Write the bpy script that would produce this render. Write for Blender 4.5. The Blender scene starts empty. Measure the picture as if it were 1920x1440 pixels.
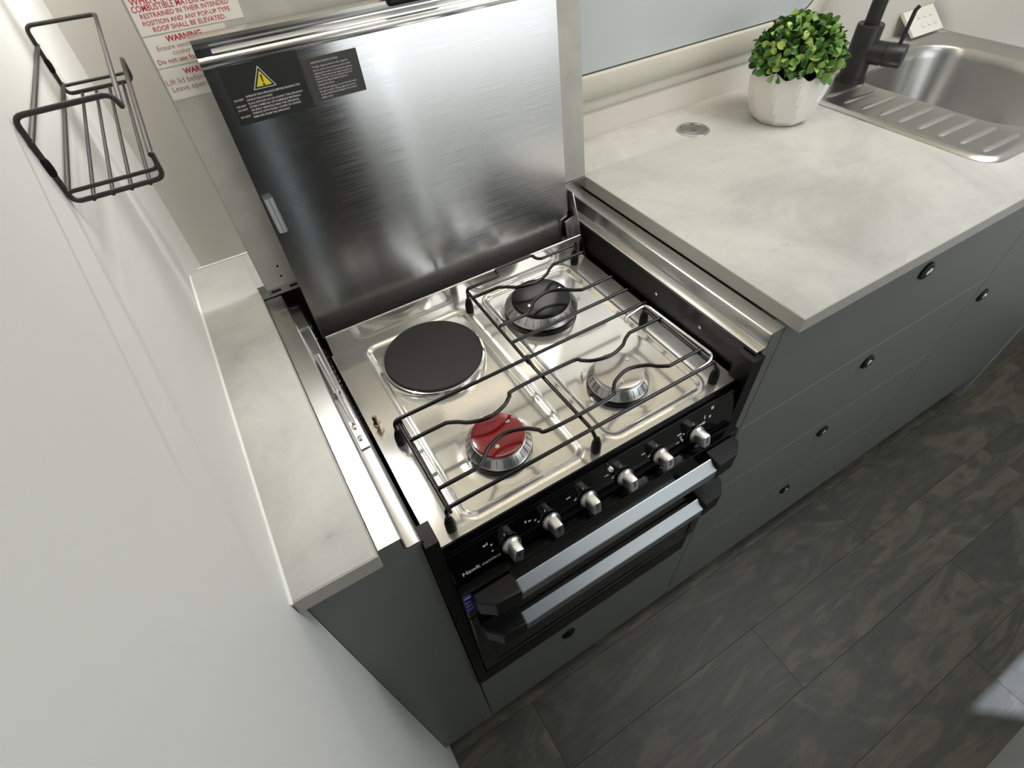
import bpy, bmesh, math, random
from mathutils import Vector, Matrix
random.seed(7)
S = bpy.context.scene
COL = S.collection

# ------------------------------------------------------------------ camera
def make_camera():
    pi, ya, ro = math.radians(-48.32909), math.radians(-27.65435), math.radians(-4.56331)
    F = Vector((-math.sin(ya)*math.cos(pi), math.cos(ya)*math.cos(pi), math.sin(pi)))
    R = Vector((math.cos(ya), math.sin(ya), 0)); U = R.cross(F)
    R2 = math.cos(ro)*R + math.sin(ro)*U; U2 = -math.sin(ro)*R + math.cos(ro)*U
    cd = bpy.data.cameras.new('camera'); c = bpy.data.objects.new('camera', cd); COL.objects.link(c)
    cd.sensor_fit = 'HORIZONTAL'; cd.sensor_width = 36.0; cd.lens = 986.694/1920*36.0
    cd.clip_start = 0.005
    m = Matrix((R2, U2, -F)).transposed().to_4x4(); m.translation = Vector((0.08339, -0.20012, 1.26862))
    c.matrix_world = m
    S.camera = c
make_camera()
S.view_settings.view_transform = 'Standard'; S.view_settings.look = 'None'
S.view_settings.gamma = 1.0; S.view_settings.use_curve_mapping = False
S.view_settings.exposure = 0.48
S.cycles.use_denoising = True
S.cycles.max_bounces = 10; S.cycles.caustics_reflective = True; S.cycles.caustics_refractive = False
S.cycles.sample_clamp_indirect = 4.0

# ------------------------------------------------------------------ world, sun, large lights
W = bpy.data.worlds.new('world'); S.world = W; W.use_nodes = True
W.node_tree.nodes['Background'].inputs[0].default_value = (0.80, 0.90, 1.0, 1)
W.node_tree.nodes['Background'].inputs[1].default_value = 0.9

def lamp(name, kind, loc, direction, energy, color, **kw):
    d = bpy.data.lights.new(name, kind); o = bpy.data.objects.new(name, d); COL.objects.link(o)
    d.energy = energy; d.color = color
    for k, v in kw.items(): setattr(d, k, v)
    o.location = loc
    o.rotation_euler = Vector(direction).to_track_quat('-Z', 'Y').to_euler()
    return o
# daylight through the end wall's made-up opening, falling on the floor
lamp('sun', 'SUN', (4, -.5, 3), (-.8, 0, -.6), 4.2, (.74, .83, 1.0), angle=.012)
# ceiling LED panels of the van
lamp('ceiling_lamp', 'AREA', (1.28, -.12, 1.93), (0, 0, -1), 7.4, (.98, .99, 1.0), shape='RECTANGLE', size=.9, size_y=.35)
lamp('ceiling_lamp', 'AREA', (1.0, -1.05, 1.93), (0, 0, -1), 1.6, (.98, .99, 1.0), shape='RECTANGLE', size=.7, size_y=.3)
# warm LED strip under the overhead cupboard, behind the splash panel
lamp('strip_lamp', 'AREA', (.112, .447, 1.374), (0, -.25, -1), .88, (1.0, .99, .97), shape='RECTANGLE', size=.05, size_y=.010)
lamp('board_fill_lamp', 'AREA', (.60, .160, 1.615), (0, 1, -.22), 1.9, (1.0, .85, .63), shape='RECTANGLE', size=1.05, size_y=.020)  # added fill on the unseen upper board, evens the hob's reflection
# daylight from the windows opposite
lamp('daylight', 'AREA', (1.20, -1.47, 1.25), (0, 1, -.1), 3.6, (.90, .95, 1.0), shape='RECTANGLE', size=1.2, size_y=.8)

# thin lamps added to put bright streaks in the lid's reflection
lamp('lid_streak_lamp', 'AREA', (.2365, -.715, .85), (0, 1, 0), .022, (.62, .86, .95), shape='RECTANGLE', size=.010, size_y=1.1)
lamp('lid_streak_lamp', 'AREA', (.605, -.715, .72), (0, 1, 0), .09, (.75, .93, .97), shape='RECTANGLE', size=.016, size_y=.9)

# ------------------------------------------------------------------ materials
def new_mat(name):
    m = bpy.data.materials.new(name); m.use_nodes = True
    nt = m.node_tree; b = nt.nodes['Principled BSDF']
    return m, nt, b
def N(nt, t, **kw):
    n = nt.nodes.new(t)
    for k, v in kw.items(): setattr(n, k, v)
    return n
def lin(c):
    return tuple(((x/255)/12.92 if x/255 <= .04045 else (((x/255)+.055)/1.055)**2.4) for x in c) + (1,)
def coords(nt, scale=(1, 1, 1), kind='Object'):
    tc = N(nt, 'ShaderNodeTexCoord'); mp = N(nt, 'ShaderNodeMapping')
    mp.inputs['Scale'].default_value = scale
    nt.links.new(tc.outputs[kind], mp.inputs['Vector']); return mp.outputs[0]
def noise(nt, vec, scale, detail=4, rough=.6, dist=0):
    n = N(nt, 'ShaderNodeTexNoise'); n.inputs['Scale'].default_value = scale
    n.inputs['Detail'].default_value = detail; n.inputs['Roughness'].default_value = rough
    n.inputs['Distortion'].default_value = dist
    nt.links.new(vec, n.inputs['Vector']); return n.outputs['Fac']
def ramp(nt, fac, stops):
    r = N(nt, 'ShaderNodeValToRGB'); e = r.color_ramp.elements
    while len(e) < len(stops): e.new(.5)
    for i, (p, c) in enumerate(stops): e[i].position = p; e[i].color = c
    nt.links.new(fac, r.inputs[0]); return r.outputs[0]
def bump(nt, fac, strength, dist=.001):
    b = N(nt, 'ShaderNodeBump'); b.inputs['Strength'].default_value = strength; b.inputs['Distance'].default_value = dist
    nt.links.new(fac, b.inputs['Height']); return b.outputs[0]
def g(v): return (v, v, v, 1)

def plain(name, col, rough=.5, metal=0.0, spec=.5, coat=0.0, bumpy=None, var=0.0):
    m, nt, b = new_mat(name)
    b.inputs['Base Color'].default_value = col; b.inputs['Roughness'].default_value = rough
    b.inputs['Metallic'].default_value = metal; b.inputs['Specular IOR Level'].default_value = spec
    b.inputs['Coat Weight'].default_value = coat
    v = None
    if bumpy or var: v = coords(nt)
    if bumpy: nt.links.new(bump(nt, noise(nt, v, bumpy[0]), bumpy[1]), b.inputs['Normal'])
    if var:
        f = noise(nt, v, 9, 5)
        lo = tuple(x*(1-var) for x in col[:3]) + (1,); hi = tuple(min(1, x*(1+var)) for x in col[:3]) + (1,)
        nt.links.new(ramp(nt, f, [(.3, lo), (.7, hi)]), b.inputs['Base Color'])
    return m

def laminate(name, c0, c1, c2, rough=.45):
    m, nt, b = new_mat(name)
    v = coords(nt); v2 = coords(nt, (1, 2.4, 1.6))
    f1 = noise(nt, v, 5.5, 7, .62, .6); f2 = noise(nt, v2, 26, 6, .7, .4)
    base = ramp(nt, f1, [(.32, c0), (.5, c1), (.68, c2)])
    mx = N(nt, 'ShaderNodeMix', data_type='RGBA', blend_type='MULTIPLY')
    mx.inputs[0].default_value = .7
    nt.links.new(base, mx.inputs[6])
    nt.links.new(ramp(nt, f2, [(.24, g(.62)), (.36, g(.93)), (.52, g(1)), (.72, g(1)), (.8, g(1.0))]), mx.inputs[7])
    nt.links.new(mx.outputs[2], b.inputs['Base Color'])
    b.inputs['Roughness'].default_value = rough
    nt.links.new(bump(nt, f2, .06), b.inputs['Normal'])
    return m

def steel(name, base=.6, rough=.2, brush=(0, 0, 0), bstr=.05, aniso=0.0, bscale=60, tint=(1, .99, .97)):
    m, nt, b = new_mat(name)
    b.inputs['Metallic'].default_value = 1; b.inputs['Roughness'].default_value = rough
    b.inputs['Base Color'].default_value = (base*tint[0], base*tint[1], base*tint[2], 1)
    if any(brush):
        v = coords(nt, brush); f = noise(nt, v, bscale, 3, .6)
        nt.links.new(ramp(nt, f, [(.3, g(rough*.75)), (.7, g(rough*1.3))]), b.inputs['Roughness'])
        if bstr: nt.links.new(bump(nt, f, bstr, .0004), b.inputs['Normal'])
    if aniso:
        b.inputs['Anisotropic'].default_value = aniso
        t = N(nt, 'ShaderNodeTangent', direction_type='UV_MAP'); t.uv_map = 'UVMap'
        nt.links.new(t.outputs[0], b.inputs['Tangent'])
    return m

M = {}
M['wall'] = plain('wall_white', lin((224, 225, 222)), .55, bumpy=(220, .04))
M['wall_back'] = plain('wall_pale', lin((214, 209, 201)), .5, bumpy=(160, .05))
M['caulk'] = plain('caulk_white', lin((240, 240, 236)), .4)
M['bench'] = laminate('concrete_laminate', lin((168, 168, 163)), lin((190, 189, 184)), lin((203, 202, 196)))
M['bench_edge'] = plain('laminate_edge', lin((172, 168, 160)), .45, var=.03)
M['panel'] = laminate('concrete_panel', lin((156, 156, 150)), lin((174, 174, 167)), lin((192, 190, 183)), .4)
M['panel_edge'] = plain('panel_edge', lin((150, 148, 142)), .45)
M['cab'] = plain('cabinet_grey', lin((109, 111, 107)), .42, bumpy=(300, .03))
M['edge_light_mark'] = plain('edge_light_and_mark', lin((150, 150, 148)), .5)  # paints light caught on drawer edges; also colours the switch marks
M['cab_edge'] = plain('cabinet_pale_edge', lin((150, 152, 150)), .4)
M['kick'] = plain('kick_grey', lin((78, 79, 78)), .5)
M['black'] = plain('black_enamel', lin((8, 8, 8)), .35, spec=.25)
M['black_matte'] = plain('black_matte', lin((14, 14, 14)), .6, spec=.2)
M['black_gloss'] = plain('black_glass', lin((7, 7, 8)), .10, spec=.32)
M['plastic'] = plain('black_plastic', lin((15, 16, 17)), .42, spec=.3)
M['wire'] = plain('enamelled_wire', lin((16, 13, 11)), .26, spec=.45)
M['wire_rack'] = plain('rack_wire', lin((44, 40, 37)), .5)
M['chrome'] = steel('chrome', .78, .10)
M['hob'] = steel('hob_steel', .76, .15, tint=(1, .98, .935))
M['hob'].node_tree.nodes['Principled BSDF'].inputs['Metallic'].default_value = .80
M['lid'] = steel('brushed_lid', .64, .19, (1.2, 1, 160), 0, .78, 14)
M['trim'] = steel('trim_steel', .62, .27)
M['sink'] = steel('sink_steel', .53, .28, tint=(1, .985, .95))
M['alu'] = steel('burner_aluminium', .62, .30)
M['satin'] = steel('satin_handle', .46, .40, tint=(.93, 1, 1.04))
M['knob'] = steel('satin_knob', .55, .32)
M['red'] = plain('red_enamel', lin((122, 14, 26)), .16, coat=.6)
M['cap_black'] = plain('black_cap', lin((9, 9, 10)), .2, spec=.35)
M['cap_grey'] = steel('grey_cap', .60, .28, tint=(1, .97, .96))
M['plate'] = plain('hotplate_black', lin((30, 31, 30)), .62, bumpy=(500, .05))
M['white'] = plain('white_ceramic', lin((236, 234, 228)), .38)
M['white_plastic'] = plain('white_plastic', lin((232, 230, 222)), .35)
M['paper'] = plain('label_white', lin((222, 220, 214)), .45)
M['redink'] = plain('red_ink', lin((176, 36, 58)), .5)
M['greyink'] = plain('grey_red_ink', lin((150, 98, 104)), .5)
M['darkred'] = plain('dark_red_ink', lin((160, 44, 62)), .5)
M['label_black'] = plain('label_black', lin((22, 22, 22)), .5)
M['label_grey'] = plain('label_charcoal', lin((56, 56, 55)), .5)
M['ink_white'] = plain('white_ink', lin((205, 205, 200)), .5)
M['yellow'] = plain('sign_yellow', lin((214, 200, 44)), .5)
M['blue'] = plain('label_blue', lin((34, 34, 130)), .4)
M['frame'] = plain('window_frame_cream', lin((206, 202, 190)), .45)
M['pane'] = plain('frosted_pane', lin((190, 197, 200)), .25)
M['tap'] = plain('matte_black_metal', lin((30, 30, 30)), .42, metal=.0)
M['soil'] = plain('dark_soil', lin((24, 20, 16)), .9)
M['stem'] = plain('plant_stem', lin((60, 80, 36)), .6)
M['brass'] = steel('brass', .5, .3, tint=(1, .86, .6))
M['dirt'] = plain('dust', lin((120, 116, 106)), .9)
M['seal'] = plain('black_gap', lin((5, 5, 5)), .8)
M['pale'] = plain('mirror_pale_panel', lin((150, 151, 148)), .5)  # for the unseen pale panel added to the lid's reflection
M['mirror_dark'] = plain('mirror_dark_panel', lin((18, 18, 19)), .6, spec=.1)  # for the unseen panels added to darken the lid's reflection

def leaf_mat():
    m, nt, b = new_mat('boxwood_leaf')
    oi = N(nt, 'ShaderNodeObjectInfo')
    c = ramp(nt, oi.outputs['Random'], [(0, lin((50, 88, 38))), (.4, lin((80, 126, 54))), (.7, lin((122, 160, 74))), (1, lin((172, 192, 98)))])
    nt.links.new(c, b.inputs['Base Color']); b.inputs['Roughness'].default_value = .4
    return m
M['leaf'] = leaf_mat()
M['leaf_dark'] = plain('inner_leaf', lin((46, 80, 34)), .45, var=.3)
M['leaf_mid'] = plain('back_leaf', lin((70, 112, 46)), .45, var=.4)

def floor_mat():
    m, nt, b = new_mat('vinyl_plank')
    oi = N(nt, 'ShaderNodeObjectInfo')
    tc = N(nt, 'ShaderNodeTexCoord'); mp = N(nt, 'ShaderNodeMapping'); mp.inputs['Scale'].default_value = (1, 5.5, 1)
    ofs = N(nt, 'ShaderNodeCombineXYZ'); mul = N(nt, 'ShaderNodeMath', operation='MULTIPLY'); mul.inputs[1].default_value = 37
    nt.links.new(oi.outputs['Random'], mul.inputs[0])
    for i in range(3): nt.links.new(mul.outputs[0], ofs.inputs[i])
    nt.links.new(tc.outputs['Object'], mp.inputs['Vector']); nt.links.new(ofs.outputs[0], mp.inputs['Location'])
    mp2 = N(nt, 'ShaderNodeMapping'); mp2.inputs['Scale'].default_value = (1, 3, 1)
    nt.links.new(tc.outputs['Object'], mp2.inputs['Vector']); nt.links.new(ofs.outputs[0], mp2.inputs['Location'])
    big = noise(nt, mp2.outputs[0], 3.2, 3, .5, 1.8)
    rings = N(nt, 'ShaderNodeMath', operation='MULTIPLY'); rings.inputs[1].default_value = 24; nt.links.new(big, rings.inputs[0])
    sn = N(nt, 'ShaderNodeMath', operation='SINE'); nt.links.new(rings.outputs[0], sn.inputs[0])
    sn2 = N(nt, 'ShaderNodeMath', operation='MULTIPLY_ADD'); sn2.inputs[1].default_value = .5; sn2.inputs[2].default_value = .5; nt.links.new(sn.outputs[0], sn2.inputs[0])
    f = noise(nt, mp.outputs[0], 11, 7, .72, .5)
    mx0 = N(nt, 'ShaderNodeMix', data_type='FLOAT'); mx0.inputs[0].default_value = .80
    nt.links.new(sn2.outputs[0], mx0.inputs[2]); nt.links.new(f, mx0.inputs[3])
    mx = N(nt, 'ShaderNodeMix', data_type='FLOAT'); mx.inputs[0].default_value = .35
    nt.links.new(mx0.outputs[0], mx.inputs[2]); nt.links.new(big, mx.inputs[3])
    grain = ramp(nt, mx.outputs[0], [(.32, lin((50, 49, 41))), (.5, lin((70, 68, 57))), (.68, lin((95, 92, 78)))])
    tone = ramp(nt, oi.outputs['Random'], [(0, g(.80)), (1, g(1.2))])
    m2 = N(nt, 'ShaderNodeMix', data_type='RGBA', blend_type='MULTIPLY'); m2.inputs[0].default_value = 1
    nt.links.new(grain, m2.inputs[6]); nt.links.new(tone, m2.inputs[7])
    nt.links.new(m2.outputs[2], b.inputs['Base Color'])
    b.inputs['Roughness'].default_value = .5
    nt.links.new(bump(nt, mx.outputs[0], .12), b.inputs['Normal'])
    return m
M['floor'] = floor_mat()

# ------------------------------------------------------------------ geometry helpers
WL = {}     # world location of empties / objects
class G:
    def __init__(s): s.v = []; s.f = []
    def add(s, vs, fs):
        o = len(s.v); s.v += [tuple(p) for p in vs]; s.f += [tuple(i+o for i in f) for f in fs]; return s
    def box(s, x0, x1, y0, y1, z0, z1):
        return s.add([(x0,y0,z0),(x1,y0,z0),(x1,y1,z0),(x0,y1,z0),(x0,y0,z1),(x1,y0,z1),(x1,y1,z1),(x0,y1,z1)],
                     [(0,3,2,1),(4,5,6,7),(0,1,5,4),(1,2,6,5),(2,3,7,6),(3,0,4,7)])
    def hexa(s, p):      # 8 points, bottom 4 then top 4 (counter-clockwise from above)
        return s.add(p, [(0,3,2,1),(4,5,6,7),(0,1,5,4),(1,2,6,5),(2,3,7,6),(3,0,4,7)])
    def prism(s, poly, fn, a0, a1):   # fn(u, v, a) -> xyz
        n = len(poly)
        vs = [fn(u, w, a0) for u, w in poly] + [fn(u, w, a1) for u, w in poly]
        return s.add(vs, [tuple(range(n-1, -1, -1)), tuple(range(n, 2*n))] + [(i, (i+1) % n, n+(i+1) % n, n+i) for i in range(n)])
    def loft(s, loops, cap0=False, cap1=False):
        n = len(loops[0]); vs = [p for l in loops for p in l]; fs = []
        for k in range(len(loops)-1):
            for i in range(n):
                j = (i+1) % n; fs.append((k*n+i, k*n+j, (k+1)*n+j, (k+1)*n+i))
        if cap0: fs.append(tuple(range(n-1, -1, -1)))
        if cap1: fs.append(tuple(range((len(loops)-1)*n, len(loops)*n)))
        return s.add(vs, fs)
    def lathe(s, prof, c, ax=(0, 0, 1), n=40, cap0=True, cap1=True):
        ax = Vector(ax).normalized(); u = ax.orthogonal().normalized(); w = ax.cross(u); c = Vector(c)
        loops = [[c + ax*h + (u*math.cos(2*math.pi*i/n) + w*math.sin(2*math.pi*i/n))*r for i in range(n)] for r, h in prof]
        return s.loft(loops, cap0, cap1)
    def tube(s, pts, r, n=8, closed=False):
        P = [Vector(p) for p in pts]; m = len(P)
        T = []
        for i in range(m):
            a = P[(i-1) % m] if (closed or i > 0) else P[0]; b = P[(i+1) % m] if (closed or i < m-1) else P[-1]
            T.append((b-a).normalized())
        u = T[0].orthogonal().normalized(); loops = []
        for i in range(m):
            u = (u - T[i]*u.dot(T[i])).normalized(); w = T[i].cross(u)
            loops.append([P[i] + (u*math.cos(2*math.pi*k/n) + w*math.sin(2*math.pi*k/n))*r for k in range(n)])
        if closed: loops.append(loops[0])
        return s.loft(loops, not closed, not closed)
    def ob(s, name, mat, parent=None, smooth=35, bevel=0, seg=2, uv=None):
        bm = bmesh.new(); vs = [bm.verts.new(p) for p in s.v]
        for f in s.f:
            try: bm.faces.new([vs[i] for i in f])
            except ValueError: pass
        bmesh.ops.recalc_face_normals(bm, faces=bm.faces)
        if bevel:
            ed = [e for e in bm.edges if len(e.link_faces) == 2 and e.calc_face_angle(0) > .6]
            bmesh.ops.bevel(bm, geom=ed, offset=bevel, segments=seg, profile=.5, affect='EDGES')
        xs = [v.co for v in bm.verts]
        lo = Vector((min(p.x for p in xs), min(p.y for p in xs), min(p.z for p in xs)))
        hi = Vector((max(p.x for p in xs), max(p.y for p in xs), max(p.z for p in xs)))
        c = (lo+hi)/2
        if uv:
            L = bm.loops.layers.uv.new('UVMap')
            for f in bm.faces:
                for l in f.loops: l[L].uv = uv(l.vert.co)
        for v in bm.verts: v.co -= c
        me = bpy.data.meshes.new(name); bm.to_mesh(me); bm.free()
        o = link(name, me, mat, c, parent, smooth)
        if bevel and smooth:
            for p in o.data.polygons:
                if p.area > (5*bevel)**2: p.use_smooth = False
        return o
def link(name, me, mat, c, parent=None, smooth=35):
    if mat: me.materials.append(M[mat] if isinstance(mat, str) else mat)
    if smooth:
        for p in me.polygons: p.use_smooth = True
        me.set_sharp_from_angle(angle=math.radians(smooth))
    o = bpy.data.objects.new(name, me); COL.objects.link(o)
    WL[o] = Vector(c)
    if parent is not None:
        o.parent = parent; o.location = Vector(c) - WL[parent]
    else: o.location = c
    return o
def thing(name, label, cat, loc, group=None):
    o = bpy.data.objects.new(name, None); COL.objects.link(o); o.location = loc; o.empty_display_size = .05
    WL[o] = Vector(loc); o['label'] = label; o['category'] = cat
    if group: o['group'] = group
    return o
def tag(o, label, cat, group=None):
    o['label'] = label; o['category'] = cat
    if group: o['group'] = group
    return o
def struct(o): o['kind'] = 'structure'; return o
def fillet(pts, r, n=5):
    P = [Vector(p) for p in pts]; out = [P[0]]
    for i in range(1, len(P)-1):
        a = (P[i-1]-P[i]); b = (P[i+1]-P[i]); d = min(r, a.length*.49, b.length*.49)
        p0 = P[i]+a.normalized()*d; p1 = P[i]+b.normalized()*d
        for k in range(n+1):
            t = k/n; out.append(p0*(1-t)**2 + P[i]*2*t*(1-t) + p1*t*t)
    out.append(P[-1]); return out
def smooth_path(pts, n=6):
    P = [Vector(p) for p in pts]; out = []
    for i in range(len(P)-1):
        p0 = P[max(i-1, 0)]; p1 = P[i]; p2 = P[i+1]; p3 = P[min(i+2, len(P)-1)]
        for k in range(n):
            t = k/n
            out.append(.5*((2*p1)+(p2-p0)*t+(2*p0-5*p1+4*p2-p3)*t*t+(3*p1-p0-3*p2+p3)*t**3))
    out.append(P[-1]); return out
def rrect(x0, x1, y0, y1, r, n=8):
    out = []
    for cx, cy, a0 in ((x1-r, y1-r, 0), (x0+r, y1-r, 90), (x0+r, y0+r, 180), (x1-r, y0+r, 270)):
        for k in range(n+1):
            a = math.radians(a0+90*k/n); out.append((cx+r*math.cos(a), cy+r*math.sin(a)))
    return out
def rbox(name, mat, parent, x0, x1, y0, y1, z0, z1, bevel=.0012):
    return G().box(x0, x1, y0, y1, z0, z1).ob(name, mat, parent, bevel=bevel)

def text_mesh(name, lines, basis, mat, parent, bold=0.0, depth=.0001):
    """lines: (string, u_left, u_right, v_baseline[, height scale]); basis maps (u, v, w) to world"""
    bm = bmesh.new()
    for ln in lines:
        cu = bpy.data.curves.new('t', 'FONT'); cu.body = ln[0]; cu.size = 1; cu.offset = bold; cu.resolution_u = 2
        to = bpy.data.objects.new('t', cu); COL.objects.link(to)
        bpy.context.view_layer.update()
        me = bpy.data.meshes.new_from_object(to.evaluated_get(bpy.context.evaluated_depsgraph_get()))
        xs = [v.co.x for v in me.vertices]; x0, x1 = min(xs), max(xs); k = (ln[2]-ln[1])/(x1-x0)
        kv = k*(ln[4] if len(ln) > 4 else 1)
        for v in me.vertices: v.co = basis(ln[1]+(v.co.x-x0)*k, ln[3]+v.co.y*kv, depth)
        bm.from_mesh(me); bpy.data.objects.remove(to); bpy.data.curves.remove(cu); bpy.data.meshes.remove(me)
    c = sum((v.co for v in bm.verts), Vector())/len(bm.verts)
    for v in bm.verts: v.co -= c
    me = bpy.data.meshes.new(name); bm.to_mesh(me); bm.free()
    return link(name, me, mat, c, parent, 0)

BZ = .9                      # bench height
XL0, XL1 = .0646, .5262      # gap between the two benchtops

# ------------------------------------------------------------------ room shell
struct(rbox('wall_left', 'wall', None, -.04, 0, -1.5, .4656, 0, 1.95, 0))
struct(rbox('wall_back', 'wall_back', None, -.04, 2.2, .4656, .50, 0, 1.95, 0))
struct(rbox('wall_right', 'wall', None, 1.462, 1.482, .0, .4656, .9005, 1.95, .001))
struct(rbox('wall_front', 'wall', None, -.04, 2.24, -1.54, -1.5, 0, 1.95, 0))
struct(rbox('ceiling', 'wall', None, -.04, 2.24, -1.54, .5, 1.95, 1.98, 0))
# unseen end wall, its made-up opening cut to shape the floor's daylight patch
def end_wall():
    hole = [(-.80, .45), (-.46, .45), (-.46, .985), (-.52, .93), (-.80, .93)]
    # outer frame pieces around the opening
    gm = G()
    X0, X1 = 2.2, 2.24
    def q(poly): gm.prism(poly, lambda u, w, a: (a, u, w), X0, X1)
    q([(-1.54, 0), (.5, 0), (.5, .45), (-1.54, .45)])
    q([(-1.54, .45), (-.80, .45), (-.80, 1.95), (-1.54, 1.95)])
    q([(-.46, .45), (.5, .45), (.5, 1.95), (-.46, 1.95)])
    q([(-.80, .93), (-.52, .93), (-.46, .985), (-.46, 1.95), (-.80, 1.95)])
    struct(gm.ob('wall_end', 'wall', None, 0))
end_wall()
struct(rbox('overhead_cupboards', 'wall', None, 0.0, 1.462, .14, .4656, 1.64, 1.9, .001))      # unseen overhead cupboards, added for what the steel mirrors
struct(rbox('trim_4', 'white_plastic', None, .07, 1.13, .446, .4656, 1.3755, 1.3865, .001))   # LED profile
struct(rbox('hob_mirror_board', 'panel', None, .0742, 1.20, .456, .4656, 1.3865, 1.64, 0))   # unseen laminate above the LED profile, added for the hob's reflection
# unseen upright panels, dark and pale, added for the lid to mirror
struct(rbox('lid_mirror_dark_1', 'mirror_dark', None, .245, .47, -.70, -.66, .0, 1.95, .002))
struct(rbox('lid_mirror_pale', 'pale', None, .470, .594, -.70, -.67, .0, 1.0, .002))
struct(rbox('lid_mirror_dark_2', 'mirror_dark', None, .0, .228, -.70, -.66, .0, 1.95, .002))
# cove bead in the back left corner and sealant beads
gm = G(); gm.prism([(0, .4656), (0, .449)] + [(.0168-.0168*math.cos(a), .4488+.0168*math.sin(a)) for a in [i*math.pi/2/6 for i in range(1, 6)]] + [(.0166, .4656)],
                   lambda u, w, a: (u, w, a), .9, 1.385)
struct(gm.ob('trim_2', 'caulk', None, 60))
gm = G(); gm.tube([(.0008, -.001, BZ+.0006), (.0008, .4648, BZ+.0006)], .0017, 8)
gm.tube([(.0008, .4650, BZ+.0006), (.09, .4650, BZ+.0006)], .0014, 8)
struct(gm.ob('trim_3', 'caulk', None, 60))

# floor of vinyl planks
def floor():
    base = struct(G().box(-.04, 2.24, -1.54, .5, -.03, -.0025).ob('floor', 'black_matte', None, 0))
    rows = [(.013, .20)] + [(.013-.1375*(k+1), .013-.1375*k) for k in range(11)]
    starts = [.675, .182, .677, .30, 1.02, .45, .85, .2, .7, .4, 1.0, .3]
    for i, (y0, y1) in enumerate(rows):
        x = starts[i] - 1.776
        while x < 2.2:
            a, b = max(x, 0.0), min(x+.888, 2.2)
            if b-a > .02:
                G().box(a+.0002, b-.0002, y0+.0002, y1-.0002, -.0025, 0).ob('plank', 'floor', base, 0, bevel=.0003, seg=1)
            x += .888
floor()

# ------------------------------------------------------------------ window in the back wall
def window():
    w = struct(bpy.data.objects.new('window_1', None)); COL.objects.link(w); w.location = (.8, .4656, 1.2); WL[w] = Vector((.8, .4656, 1.2))
    def ring(x0, x1, z0, z1, r, y): return [(u, y, v) for u, v in rrect(x0, x1, z0, z1, r, 8)]
    loops = []
    for off, y in ((.052, .4656), (.052, .4625), (.049, .4612), (.036, .4610), (.0345, .4585), (.031, .4560), (.020, .4530), (.006, .4525), (.001, .4535), (0, .4560), (0, .4640)):
        loops.append(ring(.30-off, 1.062+off, .9945-off, 1.36+off*.4, .034+off, y))
    G().loft(loops).ob('window_frame', 'frame', w, 40)
    G().loft([ring(.302, 1.060, .9965, 1.358, .033, y) for y in (.4630, .4605)], True, True).ob('pane', 'pane', w, 40)
    G().loft([ring(.30+a, 1.062-a, .9945+a, 1.36-a, .034-a, .4600) for a in (0, .0016)] + [ring(.30+a, 1.062-a, .9945+a, 1.36-a, .034-a, .4610) for a in (.0016, 0)]).ob('window_seal', 'kick', w, 0)
window()

# ------------------------------------------------------------------ benchtops
def benchtops():
    b = thing('benchtop', 'short grey concrete-look benchtop between the white wall and the cooker', 'benchtop', (.03, .23, .882))
    G().box(.0012, XL0, 0.0012, .4650, .882, BZ).ob('slab', 'bench', b, 0, bevel=.0004, seg=1)
    G().box(XL0, XL1, .384, .4650, .882, BZ).ob('slab', 'bench', b, 0)
    G().box(.0012, XL0, 0, .0012, .882, BZ-.0003).ob('edge_strip', 'bench_edge', b, 0)
    G().box(XL0, XL0+.0009, 0, .38, .882, BZ-.0003).ob('edge_strip', 'bench_edge', b, 0)
    b = thing('benchtop', 'long pale concrete-look benchtop carrying the plant and the sink', 'benchtop', (1.0, .23, .882))
    x0, x1, y0, y1 = XL1+.0012, 1.4615, .0012, .4650
    a0, a1, c0, c1 = 1.03, 1.42, .074, .412
    gm = G()
    o = [(x0, y0), (x1, y0), (x1, y1), (x0, y1)]; h = [(a0, c0), (a1, c0), (a1, c1), (a0, c1)]
    vs = [(p[0], p[1], z) for z in (BZ, .882) for p in o+h]
    fs = []
    for i in range(4):
        j = (i+1) % 4
        fs += [(i, j, 4+j, 4+i), (8+i, 12+i, 12+j, 8+j), (i, 8+i, 8+j, j), (4+i, 4+j, 12+j, 12+i)]
    gm.add(vs, fs).ob('slab', 'bench', b, 0)
    G().box(XL1, 1.4615, 0, .0012, .882, BZ-.0003).ob('edge_strip', 'bench_edge', b, 0)
    G().box(XL1, XL1+.0012, .0012, .372, .882, BZ-.0003).ob('edge_strip', 'bench_edge', b, 0)
benchtops()

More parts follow.
